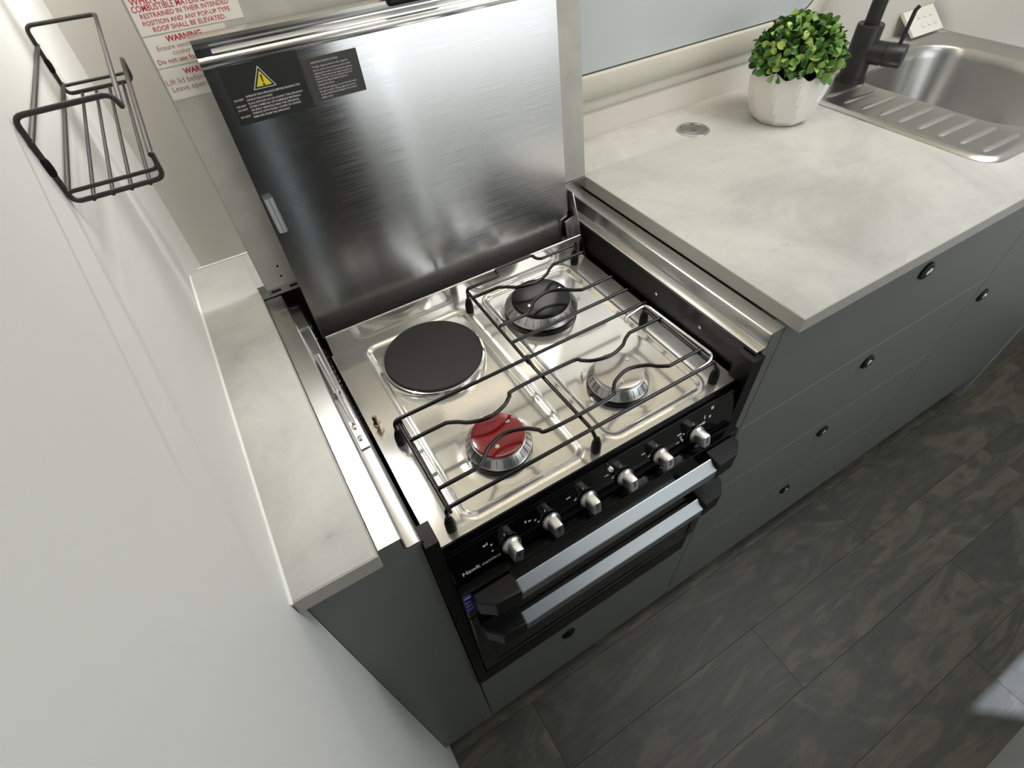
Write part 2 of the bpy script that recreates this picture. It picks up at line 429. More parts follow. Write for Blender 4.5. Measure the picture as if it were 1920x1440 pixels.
# ------------------------------------------------------------------ cabinets
def push_lock(x, z, par, y=.0135, ring=True):
    r = .0125
    o = G().lathe([(r, 0), (r, .0022), (r*.86, .0036), (r*.62, .0036), (r*.56, .0016)], (x, y, z), (0, -1, 0), 28).ob('push_lock', 'plastic', par, 40)
    G().lathe([(r*.52, .0008), (r*.5, .0046), (r*.3, .0058)], (x, y, z), (0, -1, 0), 24).ob('button', 'chrome' if ring else 'plastic', o, 40)
def panel(name, par, x0, x1, z0, z1, mat='cab', y0=.014, th=.015):
    return rbox(name, mat, par, x0+.0008, x1-.0008, y0, y0+th, z0+.0008, z1-.0008, .0006)
def cabinets():
    c = thing('oven_cabinet', 'dark grey cabinet housing around the oven beside the white wall', 'cabinet', (.26, .2, 0))
    below = [(.0980, .8594), (.0866, .8596), (.0846, .8622), (.0842, .8790), (.0662, .8790)]
    G().prism([(.0008, .1188), (.0980, .1188)] + below + [(.0640, .8810), (.0008, .8810)], lambda u, w, a: (u, a, w), .014, .029).ob('filler_panel', 'cab', c, 0)
    G().prism([(.5228, .3728), (.5228, .8790)] + [(.5895-a, b) for a, b in below[:4]][::-1][:3] + [(.4990, .8594), (.4990, .3728)], lambda u, w, a: (u, a, w), .014, .029).ob('side_panel', 'cab', c, 0)
    panel('drawer_front', c, .0990, .5235, .118, .372, 'cab')
    push_lock(.265, .317, c, .0132, False)
    c = thing('drawer_cabinet', 'dark grey bank of four drawers right of the oven', 'cabinet', (.80, .2, 0))
    zs = [.8815, .700, .528, .345, .118]
    for a, b, lz in zip(zs[1:], zs[:-1], (.835, .668, .4915, .293)):
        d = panel('drawer_front', c, .5235, 1.0875, a, b)
        G().box(.5243, 1.0868, .0141, .030, a-.0007, a+.0007).ob('drawer_edge_light', 'edge_light_mark', d, 0)  # pale strip painted as light caught along the drawer edge
        push_lock(.803, lz, d)
    rbox('carcass', 'cab', c, .531, 1.086, .030, .05, .13, .88, 0)
    c = thing('sink_cabinet', 'dark grey cupboard under the sink, at the far right of the kitchen', 'cabinet', (1.39, .2, 0))
    d = panel('cabinet_door', c, 1.0875, 1.687, .118, .8815); push_lock(1.126, .6465, d)
    rbox('carcass', 'cab', c, 1.09, 1.685, .030, .05, .13, .88, 0)
    struct(rbox('baseboard_back', 'kick', None, .0, 1.687, .044, .056, 0, .118, 0))
    e = rbox('end_panel', 'cab_edge', None, 1.687, 1.703, .013, .40, 0.0005, .895, .001)
    tag(e, 'pale grey upright end panel reaching the floor past the drawers', 'panel')
cabinets()
f = rbox('seat_base', 'wall', None, .55, 2.19, -1.2, -.526, .0005, .42, .003)
tag(f, 'pale grey furniture base on the floor opposite the kitchen, bottom right corner', 'furniture')

# ------------------------------------------------------------------ splash panel with warning labels
LEAN = .12947
def P1(x, z, d=0.0): return Vector((x, .3715+LEAN*(z-.9)-d, z))       # splash panel front face, d towards the room
def P2(x, z, d=0.0): return Vector((x, .3500+.129*(z-.9)-d, z))       # lid front face
def slab(gm, fn, x0, x1, z0, z1, d0, d1):
    return gm.hexa([fn(x0, z0, d1), fn(x1, z0, d1), fn(x1, z0, d0), fn(x0, z0, d0), fn(x0, z1, d1), fn(x1, z1, d1), fn(x1, z1, d0), fn(x0, z1, d0)])
def splash():
    s = thing('splash_panel', 'upright concrete-look splash panel standing behind the open cooker lid', 'panel', (.3, .375, .9))
    slab(G(), P1, .0742, .5262, .9003, 1.325, -.007, 0).ob('board', 'panel', s, 0)
    slab(G(), P1, .0733, .0742, .9003, 1.325, -.007, .0002).ob('edge_strip', 'panel_edge', s, 0)
    slab(G(), P1, .0742, .1105, .8935, .9003, -.006, .0015).ob('base_channel', 'trim', s, 0)
    slab(G(), P1, .0775, .0885, .8960, .8985, .0014, .0018).ob('channel_slot', 'black_matte', s, 0)
    slab(G(), P1, .0985, .1075, .8960, .8985, .0014, .0018).ob('channel_slot', 'black_matte', s, 0)
    for x, z in ((.0956, .9238), (.0948, .9117)):
        n = Vector((0, -1, LEAN)).normalized()
        G().lathe([(.0013, -.0003), (.0013, .0004), (.0006, .0004)], P1(x, z), n, 12).ob('screw_hole', 'black_matte', s, 0)
    lab = [('warning_label', .0752, .1600, 1.1476, 1.232), ('warning_label', .0752, .1420, 1.1240, 1.1464), ('warning_label', .0752, .1420, 1.0990, 1.1230)]
    L = []
    for nm, x0, x1, z0, z1 in lab:
        L.append(slab(G(), P1, x0, x1, z0, z1, 0, .0003).ob(nm, 'paper', s, 0))
    L[0]['label'] = 'white warning label in red capitals, topmost of three'
    L[1]['label'] = 'white ventilation warning label, middle of three'
    L[2]['label'] = 'white lid warning label, lowest of three'
    B = lambda u, v, w: P1(u, v, .0003+w)
    text_mesh('lettering', [('WARNING', .098, .136, 1.1790), ('WHEN OPERATING, ALL', .0778, .1500, 1.1689-.0005), ('COMBUSTIBLE MATERIALS SHALL BE', .0768, .1590, 1.1636, 1.22),
              ('RESTRAINED IN THEIR INTENDED', .0809, .1519, 1.1590), ('POSITION AND ANY POP-UP TYPE', .0803, .1512, 1.1540), ('ROOF SHALL BE ELEVATED.', .0859, .1455, 1.1492)],
              B, 'redink', L[0], .012)
    text_mesh('lettering', [('WARNING', .0917, .1210, 1.1412)], B, 'redink', L[1], .03)
    text_mesh('lettering', [('Ensure ventilation when', .0818, .1330, 1.1359), ('cooker is in use', .0920, .1260, 1.1316)], B, 'greyink', L[1], 0)
    text_mesh('lettering', [('Do not use for space heating', .0775, .1400, 1.1264)], B, 'darkred', L[1], .008)
    text_mesh('lettering', [('WARNING', .0936, .1225, 1.1166)], B, 'redink', L[2], .03)
    text_mesh('lettering', [('Lift lid before operating', .0762, .1360, 1.1106), ('Leave open until cool', .0784, .1330, 1.1050)], B, 'greyink', L[2], 0)
splash()

# ------------------------------------------------------------------ cooker
HZ = .82
def sd_rr(x, y, x0, x1, y0, y1, r):
    cx, cy = (x0+x1)/2, (y0+y1)/2
    qx = abs(x-cx)-(x1-x0)/2+r; qy = abs(y-cy)-(y1-y0)/2+r
    return math.hypot(max(qx, 0), max(qy, 0)) + min(max(qx, qy), 0) - r
def sst(a, b, t):
    t = max(0, min(1, (t-a)/(b-a))); return t*t*(3-2*t)
def hob_height(x, y):
    def pan(d):    # raised bead, then a groove, then the slightly sunk tray
        return .0007*math.exp(-((d-.0012)/.0018)**2) - .0022*sst(.0005, -.0060, d)
    left = min(sd_rr(x, y, .146, .2835, .031, .305, .014), 1)
    # right-hand edge of the left tray steps in beside the hotplate
    left = max(left, -sd_rr(x, y, .2745, .40, .118, .20, .010)) if False else left
    right = sd_rr(x, y, .313, .447, .031, .309, .016)
    h = pan(left) + pan(right)
    for cx, cy, r in ((.2130, .0862, .047), (.3675, .0878, .046), (.3655, .2415, .053)):
        d = math.hypot(x-cx, y-cy); h += .0008*sst(r, r-.012, d)
    return h
def cooker():
    c = thing('cooker', 'stainless steel and black gas cooker with open lid, set into the benchtop', 'cooker', (.2945, .2, .39))
    # hob plate
    gm = G(); x0, x1, y0, y1 = .1072, .4822, .0205, .3156
    nx, ny = 230, 180
    vs = [(x0+(x1-x0)*i/nx, y0+(y1-y0)*j/ny) for j in range(ny+1) for i in range(nx+1)]
    top = [(x, y, HZ+hob_height(x, y)) for x, y in vs]
    fs = [(j*(nx+1)+i, j*(nx+1)+i+1, (j+1)*(nx+1)+i+1, (j+1)*(nx+1)+i) for j in range(ny) for i in range(nx)]
    n = len(top); rim = [i for i in range(nx+1)] + [j*(nx+1)+nx for j in range(1, ny+1)] + [ny*(nx+1)+i for i in range(nx-1, -1, -1)] + [j*(nx+1) for j in range(ny-1, 0, -1)]
    low = [(top[i][0], top[i][1], HZ-.014) for i in rim]
    fs += [(rim[k], n+k, n+(k+1) % len(rim), rim[(k+1) % len(rim)]) for k in range(len(rim))]
    hob = gm.add(top+low, fs).ob('hob_plate', 'hob', c, 50)
    G().box(.1072, .4822, .0192, .0205, .8015, .8192).ob('hob_lip', 'black', hob, 0)
    gm = G(); gm.box(.1095, .4800, .3156, .3168, HZ-.004, .8500); gm.tube([(.1095, .3162, .8500), (.4800, .3162, .8500)], .0013, 8)
    gm.ob('back_upstand', 'hob', c, 50)
    # spark pin
    G().lathe([(.0026, 0), (.0026, .006), (.0045, .0062), (.0045, .0085), (.0027, .009), (.0027, .019), (.0018, .0205)], (.1165, .178, HZ), (-.05, .08, 1), 16).ob('lid_switch_pin', 'brass', c, 40)
    # stainless surround strips
    for sx, nm in ((1, 'left'), (-1, 'right')):
        def X(x): return x if sx == 1 else .589-x+.0005
        prof = [(.0662, .8810), (.0850, .8810), (.0862, .8800), (.0864, .8640), (.0872, .8625), (.0885, .8620), (.0975, .8620), (.0990, .8610), (.0994, .8560), (.0984, .8560), (.0980, .8600), (.0868, .8604), (.0852, .8630), (.0848, .8796), (.0662, .8800)]
        a1 = .383 if sx == 1 else .375
        G().prism(prof, lambda u, w, a: (X(u), a, w), .0145, a1).ob('surround_strip', 'trim', c, 30)
        w0, w1 = sorted((X(.0990), X(.1010)))
        G().box(w0, w1, .0145, .36, .70, .8600).ob('surround_wall', 'black', c, 0)
        for yy in (.06, .135):
            if sx == -1: G().lathe([(.0022, 0), (.0022, .0008), (.0010, .0012)], (w0, yy+.03, .842), (-1, 0, 0), 14).ob('screw', 'chrome', c, 40)
    G().box(.0995, .4905, .0205, .383, .69, .70).ob('inner_floor', 'black_matte', c, 0)
    G().box(.1015, .4890, .352, .356, .70, .832).ob('inner_back', 'black_matte', c, 0)
    # dusty dark well behind the left strip
    gm = G(); gm.box(.1015, .1072, .19, .352, .8015, .8045); gm.ob('well_floor', 'black_matte', c, 0)
    gm = G()
    for k in range(140):
        y = .215+.15*random.random()**1.3; x = .0995+.007*random.random(); s = .0003+.0007*random.random()
        z = .8045 if x > .1012 else .8622
        gm.box(x, x+s, y, y+s*1.4, z, z+.0004)
    o = gm.ob('dust', 'dirt', c, 0); o['kind'] = 'stuff'
    rbox('corner_plate', 'trim', c, .0720, .0840, .352, .378, .8811, .8818, .0002)
    rbox('corner_plate', 'trim', c, .0865, .0985, .330, .375, .8622, .8640, .0004)
    # lid stay bracket on the left strip: damper tube, rod, screw plate
    st = G().tube([(.0915, .272, .8665), (.0925, .207, .8665)], .0034, 14).ob('stay_tube', 'chrome', c, 40)
    G().tube([(.0925, .2075, .8665), (.0938, .160, .8660)], .0018, 10).ob('stay_rod', 'chrome', c, 40)
    G().lathe([(.0036, 0), (.0038, .001), (.0036, .003)], (.0925, .2085, .8665), (.014, -1, 0), 16).ob('stay_collar', 'chrome', c, 40)
    pl = rbox('stay_plate', 'trim', c, .0890, .0985, .127, .166, .8622, .8640, .0005)
    for yy in (.140, .156):
        G().lathe([(.0032, 0), (.0030, .0014), (.0018, .0024), (.0004, .0026)], (.0930, yy, .8640), (0, 0, 1), 16).ob('screw', 'chrome', pl, 40)
    # hot plate
    hp = G().lathe([(.0585, -.002), (.0585, .0105), (.0575, .0115), (.0120, .0118), (.0001, .0116)], (.2115, .2385, HZ), n=72, cap1=False).ob('hot_plate', 'plate', c, 40)
    G().lathe([(.0620, -.003), (.0618, .0058), (.0606, .0078), (.0588, .0082), (.0586, -.003)], (.2115, .2385, HZ), n=72, cap0=False, cap1=False).ob('hot_plate_rim', 'chrome', hp, 40)
    # burners
    for cx, cy, s, mat, lab, screws in ((.2130, .0862, 1.0, 'red', 'burner with red cap', ((.2295, .0946), (.2044, .0722))),
                                        (.3675, .0878, 1.0, 'cap_grey', 'burner with polished grey cap', ((.3846, .0945), (.3586, .0722))),
                                        (.3655, .2415, 1.36, 'cap_black', 'large burner with black cap', ((.3950, .2408), (.3429, .2334)))):
        z = HZ-.001
        b = G().lathe([(.0345*s, 0), (.0345*s, .0065), (.0300*s, .0080)], (cx, cy, z), n=56).ob('burner', 'black', c, 40)
        b['label'] = lab
        G().lathe([(.0335*s, .0075), (.0345*s, .0095), (.0340*s, .0110), (.0278*s, .0195), (.0262*s, .0200), (.024*s, .0190)], (cx, cy, z), n=56).ob('burner_ring', 'alu', b, 32)
        gm = G()
        for k in range(28):
            a = 2*math.pi*k/28+.1; u = Vector((math.cos(a), math.sin(a), 0)); t = Vector((-u.y, u.x, 0)); cc = Vector((cx, cy, z))
            p0 = cc+u*.0336*s+Vector((0, 0, .0119)); p1 = cc+u*.0286*s+Vector((0, 0, .0187)); w = t*.00022
            e = (u*.0065+Vector((0, 0, .005))).normalized()*.00015
            gm.hexa([p0-w, p0+w, p1+w, p1-w, p0-w+e, p0+w+e, p1+w+e, p1-w+e])
        o = gm.ob('flame_slots', 'black_matte', b, 0); o['kind'] = 'stuff'
        cap = G().lathe([(.0255*s, .0190), (.0270*s, .0196), (.0276*s, .0208), (.0276*s, .0228), (.0270*s, .0240), (.0245*s, .0246), (.0120*s, .0250), (.0002, .0251)], (cx, cy, z), n=64, cap1=False).ob('burner_cap', mat, b, 40)
        for sx_, sy_ in screws:
            G().lathe([(.0026, 0), (.0026, .0006), (.0020, .0012), (.0004, .0013)], (cx+(sx_-cx)*.97, cy+(sy_-cy)*.97, z+.0246), n=16).ob('cap_screw', 'chrome', b, 40)
    # spark electrodes
    for x, y in ((.180, .084), (.340, .118), (.332, .26)):
        G().lathe([(.0018, 0), (.0018, .008), (.0008, .0085), (.0008, .012)], (x, y, HZ-.002), n=10).ob('spark_electrode', 'white_plastic', c, 40)
    # control panel
    def CP(x, z, d=0.0):
        n = Vector((0, -.978, .208)); return Vector((x, .004+(z-.765)*.2128, z)) + n*d
    gm = G(); slab(gm, lambda x, z, d: CP(x, z, d), .1125, .4770, .7660, .8130, -.008, 0)
    cp = gm.ob('control_panel', 'black_gloss', c, 0, bevel=.0008)
    for zz in (.8085,):
        slab(G(), CP, .1135, .4760, zz, zz+.0008, 0, .0004).ob('panel_groove', 'plastic', cp, 0)
    B = lambda u, v, w: CP(u, v, w+.0001)
    text_mesh('lettering', [('Hawk', .1222, .1415, .7725, 1.0)], B, 'ink_white', cp, .02)
    text_mesh('lettering', [('stainless', .1430, .1640, .7725, .9)], B, 'ink_white', cp, 0)
    xs = (.1765, .2230, .2690, .3169, .3655, .4182); kz = .7805
    gm = G()
    def mark(x, z, w, h): slab(gm, CP, x-w/2, x+w/2, z-h/2, z+h/2, 0, .0003)
    for i, x in enumerate(xs):
        mark(x-.004, kz+.0165, .0010, .0030)
        for (dx, dz, w, h) in (((-.026, .017, .003, .0022), (-.019, .013, .002, .0022), (-.0195, .004, .0018, .0018), (-.023, .0175, .0016, .003)) if i == 0 else
                               ((-.022, .0150, .0030, .0016), (-.0265, .0165, .0018, .003), (-.013, .0065, .0026, .0014), (-.016, .0115, .0022, .0018)) if i < 2 else
                               ((-.022, .0150, .0050, .0014), (-.0145, .0065, .0026, .0014), (-.0135, .0075, .0010, .0026)) if i < 5 else
                               ((-.024, .0120, .006, .0022), (-.022, .007, .003, .0018), (-.0175, .009, .002, .0020), (-.026, .001, .004, .0014), (-.019, .0005, .002, .003), (-.021, .0035, .002, .002), (.013, .016, .0016, .005), (.006, .0085, .009, .0018), (.012, .0085, .004, .0035), (.021, .013, .003, .0030), (.024, .024, .004, .004))):
            mark(x+dx, kz+dz, w, h)
    o = gm.ob('symbols', 'ink_white', cp, 0); o['kind'] = 'stuff'
    for i, x in enumerate(xs):
        n = Vector((0, -.978, .208)); t = Vector((1, 0, 0)); up = n.cross(t).normalized()*-1
        if up.z < 0: up = -up
        rot = math.radians(-14 if i == 0 else 0)
        t2 = t*math.cos(rot)+up*math.sin(rot); u2 = -t*math.sin(rot)+up*math.cos(rot)
        p = CP(x, kz)
        G().lathe([(.0088, 0), (.0088, .0010), (.0084, .0016)], p, n, 32).ob('knob_collar', 'plastic', cp, 40)
        loops = []
        for d, a, b_, e in ((.0012, .0106, .0106, 2), (.0034, .0106, .0106, 2), (.0044, .0098, .0098, 2.2), (.0064, .0068, .0088, 3.5), (.0165, .0054, .0080, 6), (.0178, .0046, .0072, 6)):
            lp = []
            for k in range(32):
                th = 2*math.pi*k/32; cs, sn = math.cos(th), math.sin(th)
                lp.append(p+n*d+t2*(a*math.copysign(abs(cs)**(2/e), cs))+u2*(b_*math.copysign(abs(sn)**(2/e), sn)))
            loops.append(lp)
        kb = G().loft(loops, True, True).ob('knob', 'knob', c, 32)
        slab_p = p+n*.0178
        gk = G(); q = lambda a, b_: slab_p+t2*a+u2*b_
        gk.hexa([q(-.0005, -.002), q(.0005, -.002), q(.0005, .0055), q(-.0005, .0055)] + [q(-.0005, -.002)+n*.0003, q(.0005, -.002)+n*.0003, q(.0005, .0055)+n*.0003, q(-.0005, .0055)+n*.0003]).ob('knob_mark', 'plastic', kb, 0)
    G().lathe([(.0034, 0), (.0030, .0040), (.0020, .005)], CP(.2990, .8040), (0, -.978, .208), 18).ob('ignition_button', 'chrome', cp, 40)
    # oven surround, grill door and oven door
    gm = G()
    for a in ((.0997, .1120, .387, .8580), (.4790, .4968, .387, .8580), (.1120, .4790, .387, .430)): gm.box(a[0], a[1], .0075, .030, a[2], a[3])
    gm.ob('oven_frame', 'black', c, 0)
    G().box(.1120, .4790, .022, .030, .400, .80).ob('oven_back', 'black_matte', c, 0)
    def door(nm, z0, z1, hz, hy, bz):
        d = G().box(.1125, .4775, -.008, .006, z0, z1).ob(nm, 'black_gloss', c, 0, bevel=.0015)
        hb = G().hexa([(.1650, hy-.0125, hz-.024), (.4245, hy-.0125, hz-.024), (.4245, hy, hz-.022), (.1650, hy, hz-.022),
                       (.1650, hy-.0125, hz-.0085), (.4245, hy-.0125, hz-.0085), (.4245, hy, hz), (.1650, hy, hz)]).ob('handle', 'satin', d, 30, bevel=.0012)
        hb['label'] = 'satin steel bar handle'
        for sgn in (0, 1):
            mx = (lambda x: x) if sgn == 0 else (lambda x: .5895-x)
            poly = [(.1215, -.0085), (.1225, -.0190), (.1370, hy-.0120), (.1655, hy-.0135), (.1655, -.0085)]
            if sgn: poly = [(mx(a), b) for a, b in poly][::-1]
            G().prism(poly, lambda u, w, a: (u, w, a), hz-.0275, hz+.0015).ob('handle_bracket', 'plastic', d, 20, bevel=.0016)
        return d
    door('grill_door', .702, .762, .757, -.018, 0)
    od = door('oven_door', .4950, .699, .673, -.022, 0)
    gm = G()
    for a in ((.1300, .4600, .5120, .5145), (.1300, .4600, .6400, .6425), (.1300, .1325, .5145, .64), (.4575, .4600, .5145, .64)): gm.box(a[0], a[1], -.0092, -.0078, a[2], a[3])
    gm.ob('window_surround', 'plastic', od, 0)
    G().box(.1330, .4570, -.0084, -.0070, .5150, .6395).ob('oven_glass', 'black_gloss', od, 0)
    # energy label
    lx0, lx1, lz0, lz1 = .1128, .1210, 0.7223, 0.7621
    el = G().box(lx0, lx1, -.0088, -.0079, lz0, lz1).ob('rating_label', 'blue', c, 0)
    el['label'] = 'small blue label beside the grill handle bracket'
    B = lambda u, v, w: Vector((u, -w, v))
    gm = G()
    for t_, w in ((.88, .0072), (.62, .006), (.40, .0065), (.14, .007)): gm.box(lx0+.0005, lx0+.0005+w, -.0091, -.0088, lz0+(lz1-lz0)*t_, lz0+(lz1-lz0)*t_+.0007)
    o = gm.ob('printed_lines', 'ink_white', el, 0); o['kind'] = 'stuff'
    # lid
    prof = [(.0, .829), (0, 1.1212), (.0012, 1.1222), (.0026, 1.1245), (.0026, 1.1262), (.0008, 1.1290), (0, 1.1300), (0, 1.1362), (.0022, 1.1375), (.0044, 1.1392), (.0052, 1.1415), (.0044, 1.1440),
            (.0015, 1.1458), (-.004, 1.1462), (-.0105, 1.1445), (-.012, 1.142), (-.012, .829)]
    gm = G(); gm.prism(prof, lambda u, w, a: P2(a, w, u), .1078, .4785)
    lid = gm.ob('lid', 'lid', c, 35, uv=lambda p: (p.z, p.x))
    lid['label'] = 'brushed steel lid standing open'
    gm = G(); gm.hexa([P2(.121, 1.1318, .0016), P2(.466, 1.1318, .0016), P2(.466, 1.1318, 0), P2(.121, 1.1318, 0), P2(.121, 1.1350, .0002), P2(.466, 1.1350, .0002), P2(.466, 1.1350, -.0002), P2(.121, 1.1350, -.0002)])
    gm.ob('lid_slot_lit_strip', 'paper', lid, 0)  # pale strip painted as the lit panel seen through the slot
    gm = G(); slab(gm, P2, .2845, .345, 1.1392, 1.166, -.004, .0085); gm.ob('lid_catch', 'plastic', lid, 30, bevel=.003)
    # stay end on the left edge of the lid
    p0, p1 = P2(.1160, .9716, .0045), P2(.1148, 1.008, .0042)
    G().tube([p0, p0+(p1-p0)*.42, p1], .0046, 20).ob('lid_stay', 'satin', lid, 40)
    G().box(.4790, .5262, .3690, .3712, .8600, .8995).ob('corner_plate', 'trim', c, 0)
    # hinge plates on the right
    gm = G(); gm.hexa([(.4850, .300, .80), (.4865, .300, .80), (.4865, .350, .80), (.4850, .350, .80), (.4850, .344, .900), (.4865, .344, .900), (.4865, .356, .900), (.4850, .356, .900)]); gm.ob('hinge_plate', 'trim', c, 0)
    gm = G(); gm.hexa([P2(.4700, .832, .012), P2(.4855, .832, .012), P2(.4855, .832, .010), P2(.4700, .832, .010), P2(.4710, .862, .006), P2(.4855, .866, .006), P2(.4855, .866, .004), P2(.4710, .862, .004)]); gm.ob('hinge_tab', 'trim', c, 0)
    # lid labels
    la = slab(G(), P2, .1190, .1900, 1.0735, 1.1205, -.001, .0004).ob('safety_label', 'label_black', lid, 0); la['label'] = 'black safety label with yellow warning triangle'
    lb = slab(G(), P2, .1915, .2453, 1.0770, 1.1130, -.001, .0006).ob('instruction_label', 'label_grey', lid, 0); lb['label'] = 'charcoal lighting instruction label'
    def tri(k, d0, d1, mat, nm):
        cx, cz = .1526, 1.1046; pts = [(cx+(x-cx)*k, cz+(z-cz)*k) for x, z in ((.1525, 1.1160), (.1426, 1.0990), (.1626, 1.0990))]
        pts = [(p.x, p.y) for p in fillet([Vector((*pts[0], 0)), Vector((*pts[1], 0)), Vector((*pts[2], 0))], .0)] if False else pts
        G().prism(pts, lambda u, w, a: P2(u, w, a), d0, d1).ob(nm, mat, lid, 0)
    tri(1.05, .0003, .0006, 'ink_white', 'triangle_outline'); tri(.93, .0005, .0008, 'label_black', 'triangle_border'); tri(.70, .0007, .0010, 'yellow', 'triangle_sign')
    gm = G(); gm.prism([(.1518, 1.1095), (.1534, 1.1095), (.1530, 1.1035), (.1522, 1.1035)], lambda u, w, a: P2(u, w, a), .0009, .0013)
    gm.lathe([(.0009, 0), (.0009, .0003)], P2(.1526, 1.1018, .0010), (0, -1, .129), 12); gm.ob('exclamation_mark', 'label_black', lid, 0)
    B = lambda u, v, w: P2(u, v, .0004+w)
    text_mesh('lettering', [('OPERATE THIS APPLIANCE BEFORE READING THE', .133, .1835, 1.0944), ('INSTRUCTION BOOKLET', .133, .1566, 1.0915), ('PLACE ARTICLES ON OR AGAINST THIS APPLIANCE', .133, .1839, 1.0886),
        ('STORE CHEMICALS OR FLAMMABLE MATERIALS', .133, .1810, 1.0858), ('OR SPRAY AEROSOLS NEAR THIS APPLIANCE', .133, .1785, 1.0830), ('OPERATE WITH PANELS, COVERS OR GUARDS', .133, .1793, 1.0803), ('REMOVED FROM THIS APPLIANCE', .133, .1672, 1.0774),
        ('DO NOT', .1220, .1307, 1.0931), ('DO NOT', .1222, .1308, 1.0880), ('DO NOT', .1222, .1308, 1.0849), ('DO NOT', .1220, .1308, 1.0792)], B, 'ink_white', lid, .012)
    B = lambda u, v, w: P2(u, v, .0006+w)
    text_mesh('lettering', [('LIGHTING INSTRUCTIONS', .1993, .2257, 1.1082), ('To light, depress and turn the required', .1995, .2342, 1.1048), ('burner knob to the maximum position while', .1996, .2364, 1.1020),
        ('applying the match or pressing the ignition', .1997, .2372, 1.0994), ('button. When the burner lights, continue to', .1997, .2366, 1.0970), ('hold the knob in for 10 seconds, this is to', .1997, .2358, 1.0948), ('ensure the flame failure device is', .1997, .2306, 1.0924), ('keeping the flame.', .1998, .2163, 1.0898),
        ('For Manual Lighting, do not hold the knob', .1999, .2375, 1.0867), ('lit with a match. Please light the burner', .1999, .2362, 1.0841), ('as described and extinguish the match', .2000, .2365, 1.0817), ('safely away.', .2000, .2111, 1.0790)], B, 'ink_white', lid, 0)
    return c
cooker()

# ------------------------------------------------------------------ pan supports
TZ, WR = .857, .0021
def foot(x, y, par):
    G().lathe([(.0052, 0), (.0052, .010), (.0040, .016), (.0030, .020)], (x, y, HZ+.0010), n=16).ob('rubber_foot', 'black_matte', par, 40)
def wavy(par, x0, x1, y, bumps):
    pts = [(x0, y, TZ)]
    for cx, half, dy in bumps:
        s = 1 if dy > 0 else -1
        pts += [(cx-half-.004, y, TZ), (cx-half+.006, y+dy*.30, TZ), (cx-half*.55, y+dy*.72, TZ), (cx, y+dy, TZ), (cx+half*.55, y+dy*.72, TZ), (cx+half-.006, y+dy*.30, TZ), (cx+half+.004, y, TZ)]
    pts.append((x1, y, TZ))
    segs = [pts[0]] + [tuple(p) for p in smooth_path(pts[1:-1], 5)] + [pts[-1]]
    # straight run between two bumps stays straight
    G().tube(segs, WR, 8).ob('wavy_bar', 'wire', par, 50)
def supports():
    lo = TZ-.0042
    t = thing('pan_support', 'black wire pan support across the two front burners of the cooker', 'pan support', (.29, .09, HZ))
    G().tube(fillet([(.129, .1475, .838), (.129, .1475, TZ), (.447, .1475, TZ)], .007), WR, 8).ob('frame_bar', 'wire', t, 50)
    G().tube(fillet([(.130, .0318, .838), (.130, .0318, TZ), (.4475, .0318, TZ), (.4560, .0318, .838)], .007), WR, 8).ob('frame_bar', 'wire', t, 50)
    G().tube([(.1325, .148, lo), (.1325, .0325, lo)], WR, 8).ob('side_bar', 'wire', t, 50)
    G().tube([(.1355, .1495, lo-.0005), (.1340, .0330, lo-.009)], WR*.8, 8).ob('side_bar', 'wire', t, 50)
    G().tube(fillet([(.2870, .1500, TZ+.002), (.2872, .140, lo), (.2895, .0330, lo), (.2925, .0290, .838)], .008), WR, 8).ob('side_bar', 'wire', t, 50)
    wavy(t, .1325, .450, .1166, ((.2125, .036, -.0175), (.3635, .036, -.0165)))
    wavy(t, .1325, .450, .0535, ((.2140, .036, .0200), (.3655, .036, .0205)))
    G().tube(fillet([(.4150, .1350, TZ-.004), (.4170, .1395, TZ-.001), (.4495, .1435, TZ+.001), (.4530, .0400, TZ+.001), (.4440, .0345, TZ), (.4180, .0345, TZ-.003)], .009), WR*.9, 8).ob('end_bail', 'chrome', t, 50)
    G().tube([(.4475, .148, lo), (.4475, .034, lo)], WR, 8).ob('side_bar', 'wire', t, 50)
    for x, y in ((.129, .1475), (.130, .0318), (.2930, .0288), (.4565, .0318), (.4560, .1485)): foot(x, y, t)
    G().tube(fillet([(.447, .1475, TZ), (.456, .1485, TZ-.002), (.456, .1485, .838)], .006), WR, 8).ob('frame_bar', 'wire', t, 50)
    t = thing('pan_support', 'black wire pan support over the rear burner of the cooker', 'pan support', (.37, .23, HZ))
    G().tube(fillet([(.2882, .2920, .838), (.2885, .2922, TZ), (.3335, .2925, TZ), (.3362, .2965, TZ), (.3364, .3060, TZ), (.3940, .3060, TZ), (.3942, .2975, TZ), (.3990, .2925, TZ), (.4515, .2930, TZ)], .004), WR, 8).ob('frame_bar', 'wire', t, 50)
    G().tube([(.2884, .2930, lo), (.2864, .1430, lo)], WR, 8).ob('side_bar', 'wire', t, 50)
    wavy(t, .288, .4515, .2730, ((.3640, .038, -.0190),))
    wavy(t, .288, .4505, .2092, ((.3650, .036, .0215),))
    G().tube([(.2870, .1778, TZ), (.4500, .1785, TZ)], WR, 8).ob('frame_bar', 'wire', t, 50)
    for x, y in ((.2882, .2925), (.4600, .3000)): foot(x, y, t)
    G().tube(fillet([(.4500, .2930, TZ), (.4600, .2990, TZ-.002), (.4600, .3000, .838)], .006), WR, 8).ob('frame_bar', 'wire', t, 50)
supports()

